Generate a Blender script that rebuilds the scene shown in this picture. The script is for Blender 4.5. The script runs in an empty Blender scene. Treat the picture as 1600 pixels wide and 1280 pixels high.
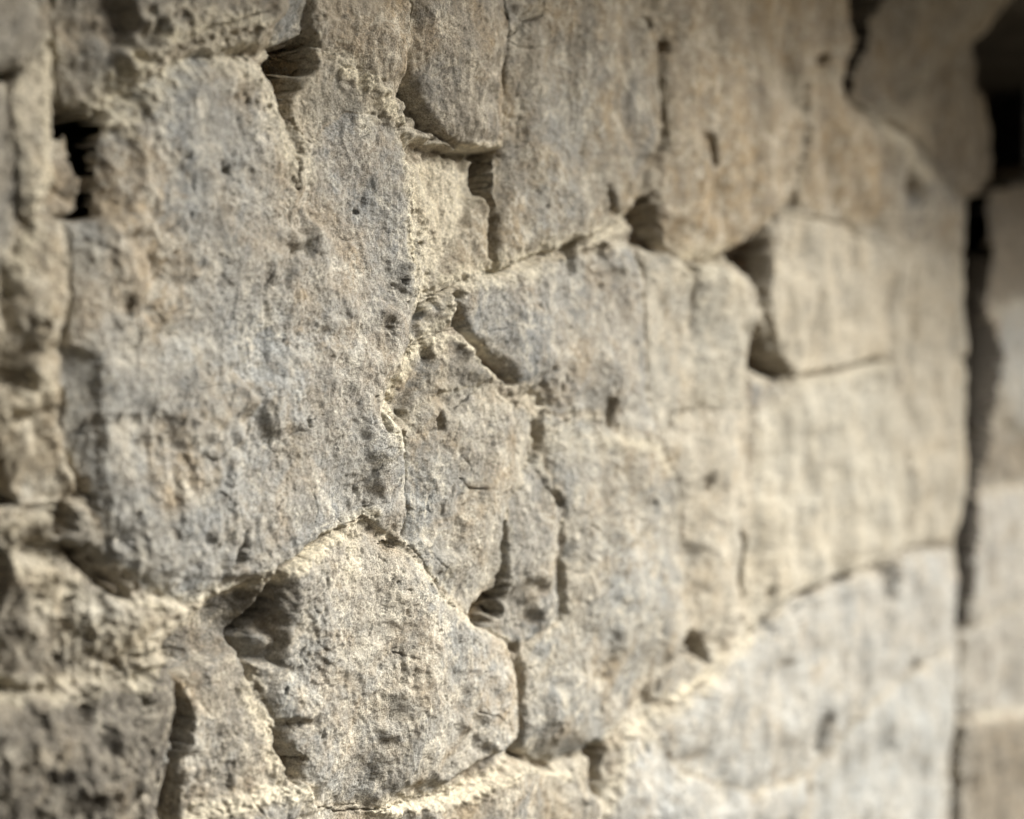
import bpy, bmesh, math
import numpy as np

# ----------------------------------------------------------------------------
# camera, sky, sun, exposure
# ----------------------------------------------------------------------------
scene = bpy.context.scene
F = 2000.0                       # focal length in photo pixels (photo is 1600 wide)
YAW = math.radians(35.0)         # angle between the view axis and the wall
PITCH = math.radians(3.15)       # camera looks slightly down
DIST = 0.738                     # metres from the wall face
EYE = 1.5
c_, s_ = math.cos(YAW), math.sin(YAW)
cp, sp = math.cos(PITCH), math.sin(PITCH)
FWD = np.array([c_ * cp, s_ * cp, -sp])
RIGHT = np.array([s_, -c_, 0.0])
UP = np.cross(RIGHT, FWD)

cam_data = bpy.data.cameras.new("camera")
cam = bpy.data.objects.new("camera", cam_data)
scene.collection.objects.link(cam)
cam.location = (0, -DIST, EYE)
cam.rotation_euler = (math.radians(90) - PITCH, 0, -(math.radians(90) - YAW))
cam_data.sensor_width = 36.0
cam_data.lens = 36.0 * F / 1600.0
cam_data.clip_start = 0.01
cam_data.clip_end = 500.0
cam_data.dof.use_dof = True
cam_data.dof.focus_distance = 1.13
cam_data.dof.aperture_fstop = 2.0
scene.camera = cam

SUN_DIR = np.array([0.54, -0.60, 0.58])
SUN_DIR = SUN_DIR / np.linalg.norm(SUN_DIR)
elev = math.asin(SUN_DIR[2])
azim = math.atan2(SUN_DIR[0], SUN_DIR[1])
world = bpy.data.worlds.new("World")
scene.world = world
world.use_nodes = True
wn = world.node_tree
wn.nodes.clear()
sky = wn.nodes.new("ShaderNodeTexSky")
sky.sky_type = 'NISHITA'
sky.sun_disc = False
sky.sun_elevation = elev
sky.sun_rotation = azim
sky.dust_density = 5.0
sky.ozone_density = 0.4
sky.air_density = 0.8
bg = wn.nodes.new("ShaderNodeBackground")
bg.inputs[1].default_value = 0.05
wo = wn.nodes.new("ShaderNodeOutputWorld")
wn.links.new(sky.outputs[0], bg.inputs[0])
wn.links.new(bg.outputs[0], wo.inputs[0])

sun_data = bpy.data.lights.new("sun", 'SUN')
sun_data.energy = 5.0
sun_data.angle = math.radians(36.0)
sun_data.color = (1.0, 0.975, 0.90)
sun = bpy.data.objects.new("sun", sun_data)
scene.collection.objects.link(sun)
from mathutils import Vector
sun.rotation_euler = Vector(SUN_DIR).to_track_quat('Z', 'Y').to_euler()

vs = scene.view_settings
scene.display_settings.display_device = 'sRGB'
vs.view_transform = 'Standard'
vs.look = 'None'
vs.exposure = 0.68
vs.gamma = 1.0
scene.render.engine = 'CYCLES'
scene.cycles.use_denoising = True
scene.cycles.max_bounces = 5
scene.cycles.diffuse_bounces = 4

# ----------------------------------------------------------------------------
# helpers
# ----------------------------------------------------------------------------
RNG = np.random.RandomState(7)


def px2uv(p):
    """point of the wall face (along, height) seen at a photo pixel"""
    p = np.asarray(p, float).reshape(-1, 2)
    tx = (p[:, 0] - 800.0) / F
    ty = (640.0 - p[:, 1]) / F
    d = FWD[None] + tx[:, None] * RIGHT[None] + ty[:, None] * UP[None]
    k = DIST / d[:, 1]
    return np.stack([d[:, 0] * k, EYE + d[:, 2] * k], 1)


def uv2px(u, v):
    rel = np.stack([u, np.full_like(u, DIST), v - EYE], -1)
    z = rel @ FWD
    return 800 + F * (rel @ RIGHT) / z, 640 - F * (rel @ UP) / z


def mpp(u):
    """metres per photo pixel (vertical) at distance along the wall"""
    return (u * c_ + DIST * s_) / F


_P = RNG.permutation(4096)
_G = RNG.rand(4096) * 2 * np.pi
_GX, _GY = np.cos(_G), np.sin(_G)


def perlin(x, y, seed=0):
    xi = np.floor(x).astype(np.int64)
    yi = np.floor(y).astype(np.int64)
    xf, yf = x - xi, y - yi
    u = xf * xf * xf * (xf * (xf * 6 - 15) + 10)
    v = yf * yf * yf * (yf * (yf * 6 - 15) + 10)

    def g(ix, iy, fx, fy):
        h = _P[(_P[(ix + seed * 131) & 4095] + iy) & 4095]
        return _GX[h] * fx + _GY[h] * fy
    a = g(xi, yi, xf, yf)
    b = g(xi + 1, yi, xf - 1, yf)
    c = g(xi, yi + 1, xf, yf - 1)
    d = g(xi + 1, yi + 1, xf - 1, yf - 1)
    return (a + u * (b - a) + v * ((c + u * (d - c)) - (a + u * (b - a)))) * 1.5


def fbm(x, y, octv, seed=0, gain=0.5):
    r = np.zeros_like(x)
    a = 1.0
    for i in range(octv):
        r += a * perlin(x, y, seed + i * 7)
        x, y = x * 2.03 + 3.7, y * 2.03 + 1.3
        a *= gain
    return r


def ridge(x, y, octv, seed=0):
    r = np.zeros_like(x)
    a = 1.0
    for i in range(octv):
        r += a * (1 - np.abs(perlin(x, y, seed + i * 7)) * 2)
        x, y = x * 2.1 + 3.7, y * 2.1 + 1.3
        a *= 0.5
    return r


def sstep(a, b, x):
    t = np.clip((x - a) / (b - a), 0, 1)
    return t * t * (3 - 2 * t)


def seg_dist(px, py, ax, ay, bx, by):
    dx, dy = bx - ax, by - ay
    L = dx * dx + dy * dy + 1e-12
    t = np.clip(((px - ax) * dx + (py - ay) * dy) / L, 0, 1)
    return np.hypot(px - ax - t * dx, py - ay - t * dy), t


def poly_sdf(px, py, poly):
    """positive inside"""
    d = np.full(px.shape, 1e9)
    ins = np.zeros(px.shape, bool)
    n = len(poly)
    for i in range(n):
        ax, ay = poly[i]
        bx, by = poly[(i + 1) % n]
        dd, _ = seg_dist(px, py, ax, ay, bx, by)
        np.minimum(d, dd, out=d)
        cond = (ay > py) != (by > py)
        if ay != by:
            ins ^= cond & (px < (bx - ax) * (py - ay) / (by - ay) + ax)
    return np.where(ins, d, -d)


# ----------------------------------------------------------------------------
# materials
# ----------------------------------------------------------------------------
def stone_material(name, mortar=False):
    m = bpy.data.materials.new(name)
    m.use_nodes = True
    nt = m.node_tree
    nt.nodes.clear()
    N, L = nt.nodes.new, nt.links.new
    out = N("ShaderNodeOutputMaterial")
    bs = N("ShaderNodeBsdfPrincipled")
    bs.inputs["Roughness"].default_value = 0.88
    bs.inputs["Specular IOR Level"].default_value = 0.25
    L(bs.outputs[0], out.inputs[0])
    tc = N("ShaderNodeTexCoord")
    att = N("ShaderNodeAttribute")
    att.attribute_name = "stain_and_shade"  # own stains, with shade and sky light painted in
    sep = N("ShaderNodeSeparateColor")
    L(att.outputs["Color"], sep.inputs[0])

    def noise(scale, detail=4, rough=0.6, dist=0.0, vec=None, st=None):
        n = N("ShaderNodeTexNoise")
        n.inputs["Scale"].default_value = scale
        n.inputs["Detail"].default_value = detail
        n.inputs["Roughness"].default_value = rough
        n.inputs["Distortion"].default_value = dist
        if st:
            mp = N("ShaderNodeMapping")
            mp.inputs["Scale"].default_value = st
            L(tc.outputs["Object"], mp.inputs[0])
            L(mp.outputs[0], n.inputs["Vector"])
        else:
            L(tc.outputs["Object"], n.inputs["Vector"])
        return n.outputs[0]

    def ramp(src, stops):
        r = N("ShaderNodeValToRGB")
        e = r.color_ramp.elements
        while len(e) < len(stops):
            e.new(0.5)
        for k, (p, col) in enumerate(stops):
            e[k].position = p
            e[k].color = col if len(col) == 4 else (*col, 1)
        L(src, r.inputs[0])
        return r.outputs[0]

    def g(v):
        return (v, v, v, 1)

    def mix(fac, a, b, mode='MIX'):
        x = N("ShaderNodeMix")
        x.data_type = 'RGBA'
        x.blend_type = mode
        if isinstance(fac, (int, float)):
            x.inputs["Factor"].default_value = fac
        else:
            L(fac, x.inputs["Factor"])
        for sock, val in ((x.inputs["A"] if False else x.inputs[6], a), (x.inputs[7], b)):
            if isinstance(val, tuple):
                sock.default_value = (*val, 1) if len(val) == 3 else val
            else:
                L(val, sock)
        return x.outputs[2]

    def math_(op, a, b):
        x = N("ShaderNodeMath")
        x.operation = op
        for k, val in enumerate((a, b)):
            if isinstance(val, (int, float)):
                x.inputs[k].default_value = val
            else:
                L(val, x.inputs[k])
        return x.outputs[0]

    GREY = (0.38, 0.355, 0.31)
    BLUE = (0.275, 0.28, 0.278)
    TAN = (0.43, 0.325, 0.195)
    PALE = (0.66, 0.62, 0.535)
    CREAM = (0.70, 0.65, 0.53)
    DARK = (0.15, 0.14, 0.125)
    # broad colour drift
    base = mix(ramp(noise(9, 5, 0.6, 0.4), [(0.40, g(0)), (0.60, g(1))]), GREY, BLUE)
    tanf = ramp(noise(13, 6, 0.65, 0.6), [(0.48, g(0)), (0.68, g(0.7))])
    base = mix(tanf, base, TAN)
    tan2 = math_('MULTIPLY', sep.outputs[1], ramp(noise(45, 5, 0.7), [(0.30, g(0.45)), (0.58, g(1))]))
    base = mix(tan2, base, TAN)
    # pale crust flecks
    pf = ramp(noise(42, 9, 0.78, 0.5), [(0.50, g(0)), (0.61, g(0.9))])
    base = mix(pf, base, PALE)
    # rain streaks
    sk = ramp(noise(17, 5, 0.6, 0.3, st=(1, 1, 0.22)), [(0.52, g(0)), (0.70, g(0.35))])
    base = mix(sk, base, (0.50, 0.46, 0.385))
    sk2 = ramp(noise(23, 5, 0.6, 0.3, st=(1, 1, 0.18)), [(0.54, g(0)), (0.70, g(0.45))])
    base = mix(sk2, base, (0.27, 0.23, 0.175))
    # dark mineral patches, painted shade, then pale bloom with painted sky light
    df = ramp(noise(30, 9, 0.76, 0.8), [(0.55, g(0)), (0.66, g(0.7))])
    base = mix(df, base, (0.21, 0.20, 0.185))
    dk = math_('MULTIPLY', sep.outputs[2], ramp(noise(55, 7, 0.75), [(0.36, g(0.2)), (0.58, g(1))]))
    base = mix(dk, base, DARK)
    pl = math_('MULTIPLY', att.outputs["Alpha"], ramp(noise(24, 6, 0.65), [(0.30, g(0.35)), (0.60, g(1))]))
    base = mix(pl, base, (0.50, 0.525, 0.54))
    # lime and mortar residue
    cr = math_('MULTIPLY', sep.outputs[0], ramp(noise(60, 7, 0.75, 0.5), [(0.28, g(0.55)), (0.56, g(1))]))
    base = mix(cr, base, CREAM)
    if mortar:
        shade_brown = math_('MULTIPLY', ramp(sep.outputs[1], [(0.75, g(0)), (0.98, g(1))]), 0.8)  # painted shade for the deep hollows
        base = mix(ramp(noise(30, 6, 0.65), [(0.35, g(0.15)), (0.65, g(0.8))]), base, (0.52, 0.47, 0.375))
        dirt = ramp(noise(22, 5, 0.6), [(0.45, g(0)), (0.65, g(0.6))])
        base = mix(dirt, base, (0.26, 0.21, 0.155))
        base = mix(shade_brown, base, (0.17, 0.12, 0.075))
    oi = N("ShaderNodeObjectInfo")
    tv = ramp(oi.outputs["Random"], [(0.0, (0.88, 0.89, 0.90)), (0.35, (1.02, 0.99, 0.94)), (0.7, (0.95, 0.94, 0.91)), (1.0, (1.04, 1.02, 0.98))])
    if not mortar:
        base = mix(1.0, base, tv, 'MULTIPLY')
    # grain: light and dark crystals
    gr = ramp(noise(620, 3, 0.7), [(0.38, g(0.58)), (0.50, g(1.0)), (0.62, g(1.44))])
    worn = ramp(noise(16, 4, 0.6, 0.5), [(0.38, g(0.35)), (0.62, g(1))])
    base = mix(worn, base, gr, 'MULTIPLY')
    gr2 = ramp(noise(210, 4, 0.7), [(0.34, g(0.74)), (0.50, g(1.0)), (0.66, g(1.24))])
    base = mix(1.0, base, gr2, 'MULTIPLY')
    sp_ = ramp(noise(330, 2, 0.5), [(0.66, g(0)), (0.72, g(0.55))])
    base = mix(sp_, base, (0.13, 0.105, 0.075))
    L(base, bs.inputs["Base Color"])
    # fine relief
    b1 = N("ShaderNodeBump")
    b1.inputs["Strength"].default_value = 1.0
    b1.inputs["Distance"].default_value = 0.0030
    L(noise(150, 5, 0.72, 0.2), b1.inputs["Height"])
    b2 = N("ShaderNodeBump")
    b2.inputs["Strength"].default_value = 0.75
    b2.inputs["Distance"].default_value = 0.0016
    L(noise(480, 4, 0.75), b2.inputs["Height"])
    L(b1.outputs[0], b2.inputs["Normal"])
    L(b2.outputs[0], bs.inputs["Normal"])
    return m


MAT_STONE = stone_material("weathered_stone")
MAT_MORTAR = stone_material("lime_mortar", True)


def simple_material(name, a, b, scale):
    m = bpy.data.materials.new(name)
    m.use_nodes = True
    nt = m.node_tree
    bs = nt.nodes["Principled BSDF"]
    bs.inputs["Roughness"].default_value = 0.95
    tc = nt.nodes.new("ShaderNodeTexCoord")
    n = nt.nodes.new("ShaderNodeTexNoise")
    n.inputs["Scale"].default_value = scale
    n.inputs["Detail"].default_value = 8
    r = nt.nodes.new("ShaderNodeValToRGB")
    r.color_ramp.elements[0].position = 0.35
    r.color_ramp.elements[0].color = (*a, 1)
    r.color_ramp.elements[1].position = 0.65
    r.color_ramp.elements[1].color = (*b, 1)
    nt.links.new(tc.outputs["Object"], n.inputs["Vector"])
    nt.links.new(n.outputs[0], r.inputs[0])
    nt.links.new(r.outputs[0], bs.inputs["Base Color"])
    return m


MAT_EARTH = simple_material("trodden_earth", (0.10, 0.085, 0.06), (0.19, 0.165, 0.125), 6)
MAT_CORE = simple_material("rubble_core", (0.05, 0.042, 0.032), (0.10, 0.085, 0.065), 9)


def link(name, me, mat, parent=None):
    o = bpy.data.objects.new(name, me)
    scene.collection.objects.link(o)
    if mat:
        me.materials.append(mat)
    if parent is not None:
        o.parent = parent
    return o


def box(name, lo, hi, mat, parent=None):
    x0, y0, z0 = lo
    x1, y1, z1 = hi
    v = [(x0, y0, z0), (x1, y0, z0), (x1, y1, z0), (x0, y1, z0),
         (x0, y0, z1), (x1, y0, z1), (x1, y1, z1), (x0, y1, z1)]
    f = [(0, 3, 2, 1), (4, 5, 6, 7), (0, 1, 5, 4), (1, 2, 6, 5), (2, 3, 7, 6), (3, 0, 4, 7)]
    me = bpy.data.meshes.new(name)
    me.from_pydata(v, [], f)
    return link(name, me, mat, parent)


def grid_mesh(name, X, Y, Z, q, cols, mat, parent):
    """mesh of the marked cells of a grid"""
    R, C = X.shape
    if not q.any():
        return None
    idx = np.arange(R * C).reshape(R, C)
    a = idx[:-1, :-1][q]
    b = idx[:-1, 1:][q]
    c = idx[1:, 1:][q]
    d = idx[1:, :-1][q]
    quads = np.stack([a, b, c, d], 1)
    used = np.unique(quads)
    remap = np.full(R * C, -1, np.int64)
    remap[used] = np.arange(len(used))
    quads = remap[quads]
    co = np.stack([X.ravel()[used], Y.ravel()[used], Z.ravel()[used]], 1).astype(np.float32)
    me = bpy.data.meshes.new(name)
    me.vertices.add(len(co))
    me.vertices.foreach_set("co", co.ravel())
    n = len(quads)
    me.loops.add(n * 4)
    me.polygons.add(n)
    me.loops.foreach_set("vertex_index", quads.astype(np.int32).ravel())
    me.polygons.foreach_set("loop_start", np.arange(0, n * 4, 4, dtype=np.int32))
    me.polygons.foreach_set("use_smooth", np.ones(n, bool))
    me.update(calc_edges=True)
    ca = me.attributes.new("stain_and_shade", 'FLOAT_COLOR', 'POINT')
    cc = np.ones((len(used), 4), np.float32)
    for k in range(4):
        cc[:, k] = cols[k].ravel()[used] if k < len(cols) else 0.0
    ca.data.foreach_set("color", cc.ravel())
    return link(name, me, mat, parent)


# ----------------------------------------------------------------------------
# what the wall is made of, traced on the wall face (photo pixels -> wall metres)
# each stone: outline, proudness in mm, slope along, slope up, edge rounding px
# ----------------------------------------------------------------------------
STONES = [
    # big left stone
    ([(165, 195), (205, 140), (260, 100), (330, 88), (400, 92), (440, 130), (462, 190), (500, 220), (560, 175),
      (610, 185), (642, 240), (650, 300), (652, 470), (642, 560), (604, 640), (636, 668), (640, 800), (628, 845),
      (580, 808), (500, 846), (430, 890), (372, 925), (300, 945), (235, 925), (180, 860), (152, 760), (112, 680),
      (100, 560), (108, 470), (104, 350), (152, 336), (158, 260)], 2, 0.0, 0.0, 10),
    # top left, above it
    ([(106, -160), (440, -160), (440, 20), (390, 45), (330, 42), (258, 75), (215, 125), (168, 184), (132, 160), (106, 95)],
     4, 0.30, 0.30, 16),
    # top left corner
    ([(-160, -160), (84, -160), (92, 0), (98, 58), (30, 108), (-20, 118), (-160, 130)], 8, -0.05, 0.05, 9),
    # pale upright sliver
    ([(32, 112), (98, 62), (95, 150), (82, 270), (42, 336), (22, 330), (18, 150)], 4, -0.35, -0.05, 10),
    # bluish left edge
    ([(-160, 125), (16, 122), (22, 250), (20, 330), (5, 430), (-60, 470), (-160, 480)], 4, 0.0, 0.0, 9),
    # tan left stone
    ([(44, 345), (98, 342), (104, 470), (92, 545), (102, 668), (148, 762), (110, 788), (40, 796), (18, 740),
      (-10, 690), (-160, 700), (-160, 485), (-10, 450), (18, 400)], 3, -0.06, 0.0, 10),
    # rubble piece in the upper left cavity
    ([(86, 225), (112, 218), (136, 270), (136, 300), (120, 312), (92, 285)], -14, 0.2, 0.25, 9),
    ([(92, 300), (118, 312), (128, 334), (98, 338), (80, 330)], -16, 0.0, 0.4, 8),
    # small block lower left
    ([(20, 822), (88, 792), (146, 800), (176, 850), (150, 858), (110, 850), (60, 860), (25, 850)], 2, 0.1, 0.15, 9),
    # lower left middle
    ([(-160, 790), (5, 800), (20, 850), (60, 862), (112, 856), (150, 880), (195, 938), (250, 945), (290, 956), (240, 998), (190, 1040),
      (110, 1075), (40, 1062), (-30, 1050), (-160, 1080)], 0, 0.04, 0.18, 14),
    # bottom left
    ([(-160, 1090), (40, 1085), (110, 1090), (200, 1050), (250, 1028), (284, 1100), (290, 1170), (276, 1300), (270, 1440),
      (-160, 1440)], 10, 0.03, 0.03, 16),
    # lower middle, dark left shoulder
    ([(262, 1020), (330, 955), (430, 898), (438, 940), (400, 1005), (412, 1080), (438, 1130), (470, 1215), (420, 1235),
      (340, 1250), (300, 1290), (296, 1170), (318, 1120), (292, 1070)], -4, 0.14, -0.10, 10),
    # big lower stone
    ([(440, 892), (500, 852), (580, 815), (632, 862), (682, 920), (745, 976), (800, 1008), (819, 1050), (816, 1170),
      (770, 1218), (700, 1246), (600, 1262), (500, 1262), (474, 1215), (442, 1130), (416, 1080), (404, 1010), (428, 950)],
     5, 0.0, 0.0, 13),
    # bottom row
    ([(290, 1300), (345, 1252), (470, 1222), (500, 1264), (600, 1266), (640, 1258), (600, 1440), (290, 1440)], 1, 0, 0.1, 10),
    ([(645, 1258), (770, 1224), (820, 1196), (880, 1212), (925, 1215), (942, 1260), (955, 1440), (610, 1440)], 2, 0, 0.12, 10),
    # centre stone
    ([(644, 650), (700, 610), (770, 600), (796, 622), (850, 650), (848, 720), (806, 790), (798, 890), (746, 968), (690, 915),
      (634, 850), (644, 800)], -6, 0.0, 0.0, 8),
    # dark facet above it
    ([(658, 545), (700, 520), (745, 545), (778, 588), (770, 600), (700, 625), (640, 655), (612, 640), (640, 585)], -6, 0.30, 0.25, 6),
    # strip right of centre
    ([(852, 700), (872, 760), (878, 800), (882, 968), (850, 990), (816, 1012), (772, 978), (800, 905), (804, 800)], -3, 0.0, 0.0, 7),
    # large right-lower centre
    ([(862, 650), (900, 662), (955, 650), (1030, 690), (1068, 760), (1082, 900), (1082, 980), (1060, 1030), (1022, 1066),
      (962, 1150), (935, 1172), (880, 1200), (822, 1176), (822, 1050), (842, 1006), (886, 970), (884, 800), (866, 740)], 0, -0.02, 0.0, 11),
    # upper right of centre
    ([(722, 472), (760, 432), (860, 412), (1000, 382), (1014, 420), (1018, 560), (1030, 680), (962, 668), (952, 640),
      (872, 645), (856, 610), (810, 590), (770, 540), (735, 510)], -2, 0.0, 0.0, 9),
    # top middle right
    ([(806, 60), (850, 15), (870, -160), (990, -160), (1000, 0), (1040, 60), (1046, 200), (1034, 245), (1014, 330), (940, 362),
      (880, 388), (790, 424), (796, 330), (804, 240), (806, 130)], -4, 0.02, 0.0, 10),
    ([(800, -160), (862, -160), (858, 0), (840, 16), (806, 52), (802, 20)], -8, 0.0, 0.1, 8),
    # top middle
    ([(505, 55), (498, 0), (490, -160), (634, -160), (640, 0), (640, 110), (600, 125), (540, 92)], 2, 0.05, 0.05, 8),
    ([(640, -160), (790, -160), (795, 0), (800, 60), (796, 232), (740, 232), (690, 200), (645, 112), (642, 0)], 5, -0.03, 0.0, 7),
    # mortar-smeared stone beside the hole
    ([(472, 155), (510, 68), (545, 98), (600, 130), (640, 195), (600, 180), (556, 170), (500, 216), (470, 190)], -2, 0.05, 0.2, 8),
    ([(445, -160), (486, -160), (496, 50), (450, 75), (438, 55), (444, 20)], -8, 0.1, 0.3, 9),
    # pale slanting facet
    ([(656, 262), (718, 242), (794, 236), (786, 290), (742, 350), (700, 420), (664, 468), (655, 420), (652, 330)], -20, -0.50, 0.0, 9),
    # wedge between facet and joint
    ([(744, 362), (782, 302), (794, 330), (786, 420), (735, 428), (690, 450), (704, 425)], -10, 0.1, 0.0, 7),
    # fragments
    ([(660, 500), (690, 472), (718, 462), (722, 492), (690, 522), (660, 536)], -10, 0.1, 0.35, 7),
    # upper right
    ([(1050, 60), (1100, 75), (1160, 100), (1240, 142), (1258, 200), (1248, 310), (1172, 380), (1130, 408), (1080, 404), (1035, 340),
      (1046, 250), (1050, 150)], 0, 0.0, 0.05, 10),
    ([(1012, 392), (1082, 412), (1090, 500), (1085, 640), (1034, 680), (1022, 560)], -6, 0.0, 0.0, 8),
    ([(1086, 412), (1130, 414), (1164, 440), (1186, 520), (1176, 590), (1172, 640), (1090, 640), (1094, 500)], 2, -0.05, 0.0, 8),
    ([(1036, 684), (1088, 645), (1172, 645), (1178, 800), (1168, 900), (1165, 960), (1140, 1000), (1086, 985), (1086, 900),
      (1072, 760)], 0, 0.0, 0.0, 9),
    # top right
    ([(1002, -160), (1168, -160), (1172, 0), (1190, 70), (1228, 132), (1160, 92), (1100, 66), (1044, 52)], 2, 0.0, 0.05, 9),
    ([(1176, -160), (1300, -160), (1325, 0), (1358, 60), (1342, 108), (1262, 118), (1232, 130), (1194, 68)], 4, 0.0, 0.08, 10),
    ([(1262, 124), (1338, 130), (1366, 180), (1400, 260), (1402, 345), (1340, 348), (1254, 318), (1268, 200)], -4, 0.0, 0.0, 9),
    ([(1405, 0), (1430, -160), (1640, -160), (1560, 0), (1526, 62), (1470, 100), (1420, 160), (1378, 172), (1364, 110)], -8, 0.25, 0.10, 12),
    ([(1372, 184), (1450, 230), (1512, 322), (1512, 398), (1408, 380), (1404, 260)], 0, 0.0, 0.08, 8),
    ([(1238, 330), (1330, 346), (1402, 382), (1392, 560), (1252, 588), (1204, 490), (1218, 400)], -3, 0.0, 0.0, 8),
    ([(1408, 386), (1512, 402), (1512, 560), (1398, 562)], 0, 0.0, 0.0, 8),
    ([(1250, 600), (1392, 566), (1404, 620), (1442, 850), (1340, 894), (1250, 930), (1182, 988), (1170, 900), (1182, 800), (1186, 650)],
     0, 0.0, 0.0, 9),
    ([(1402, 568), (1512, 562), (1512, 800), (1484, 850), (1444, 850), (1412, 640)], 0, 0.0, 0.0, 9),
    ([(1180, 592), (1230, 600), (1242, 618), (1186, 644)], -6, 0.0, 0.3, 6),
    ([(1036, 1150), (1112, 1064), (1180, 1000), (1250, 942), (1340, 904), (1484, 858), (1500, 900), (1498, 1005), (1430, 1050), (1350, 1108),
      (1272, 1200), (1180, 1240), (1060, 1200)], 2, 0.0, 0.0, 10),
    ([(1496, 1012), (1490, 1280), (1486, 1440), (1270, 1440), (1262, 1280), (1280, 1202), (1352, 1116), (1432, 1056)], 0, 0.0, 0.0, 10),
    ([(960, 1440), (950, 1270), (985, 1190), (1034, 1156), (1058, 1208), (1178, 1246), (1262, 1220), (1255, 1300), (1260, 1440)], 2, 0.0, 0.05, 10),
    ([(1020, 1062), (1080, 1032), (1112, 1044), (1106, 1060), (1060, 1098), (1026, 1092)], -8, 0.0, 0.2, 7),
    ([(1472, 106), (1530, 70), (1558, 200), (1552, 285), (1512, 312), (1478, 262), (1460, 160)], -16, 0.1, 0.08, 14),
    ([(1424, 164), (1458, 142), (1472, 255), (1450, 222), (1384, 178)], 2, -0.1, 0.3, 10),
]
PIER = [
    ([(1536, 300), (1600, 280), (1720, 250), (1720, 440), (1600, 470), (1540, 490)], -6, 0, 0.05, 8),
    ([(1562, 490), (1600, 476), (1720, 450), (1720, 660), (1600, 680), (1570, 650)], 14, 0, 0, 8),
    ([(1534, 700), (1570, 660), (1600, 686), (1720, 670), (1720, 740), (1600, 760), (1530, 766)], -8, 0, 0.1, 8),
    ([(1520, 772), (1600, 766), (1720, 750), (1720, 900), (1600, 940), (1512, 980)], 6, 0, 0, 8),
    ([(1510, 990), (1600, 946), (1720, 910), (1720, 1080), (1600, 1110), (1504, 1120)], -2, 0, 0.1, 8),
    ([(1504, 1130), (1600, 1116), (1720, 1090), (1720, 1440), (1500, 1440)], -12, 0, 0.15, 8),
]
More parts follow.
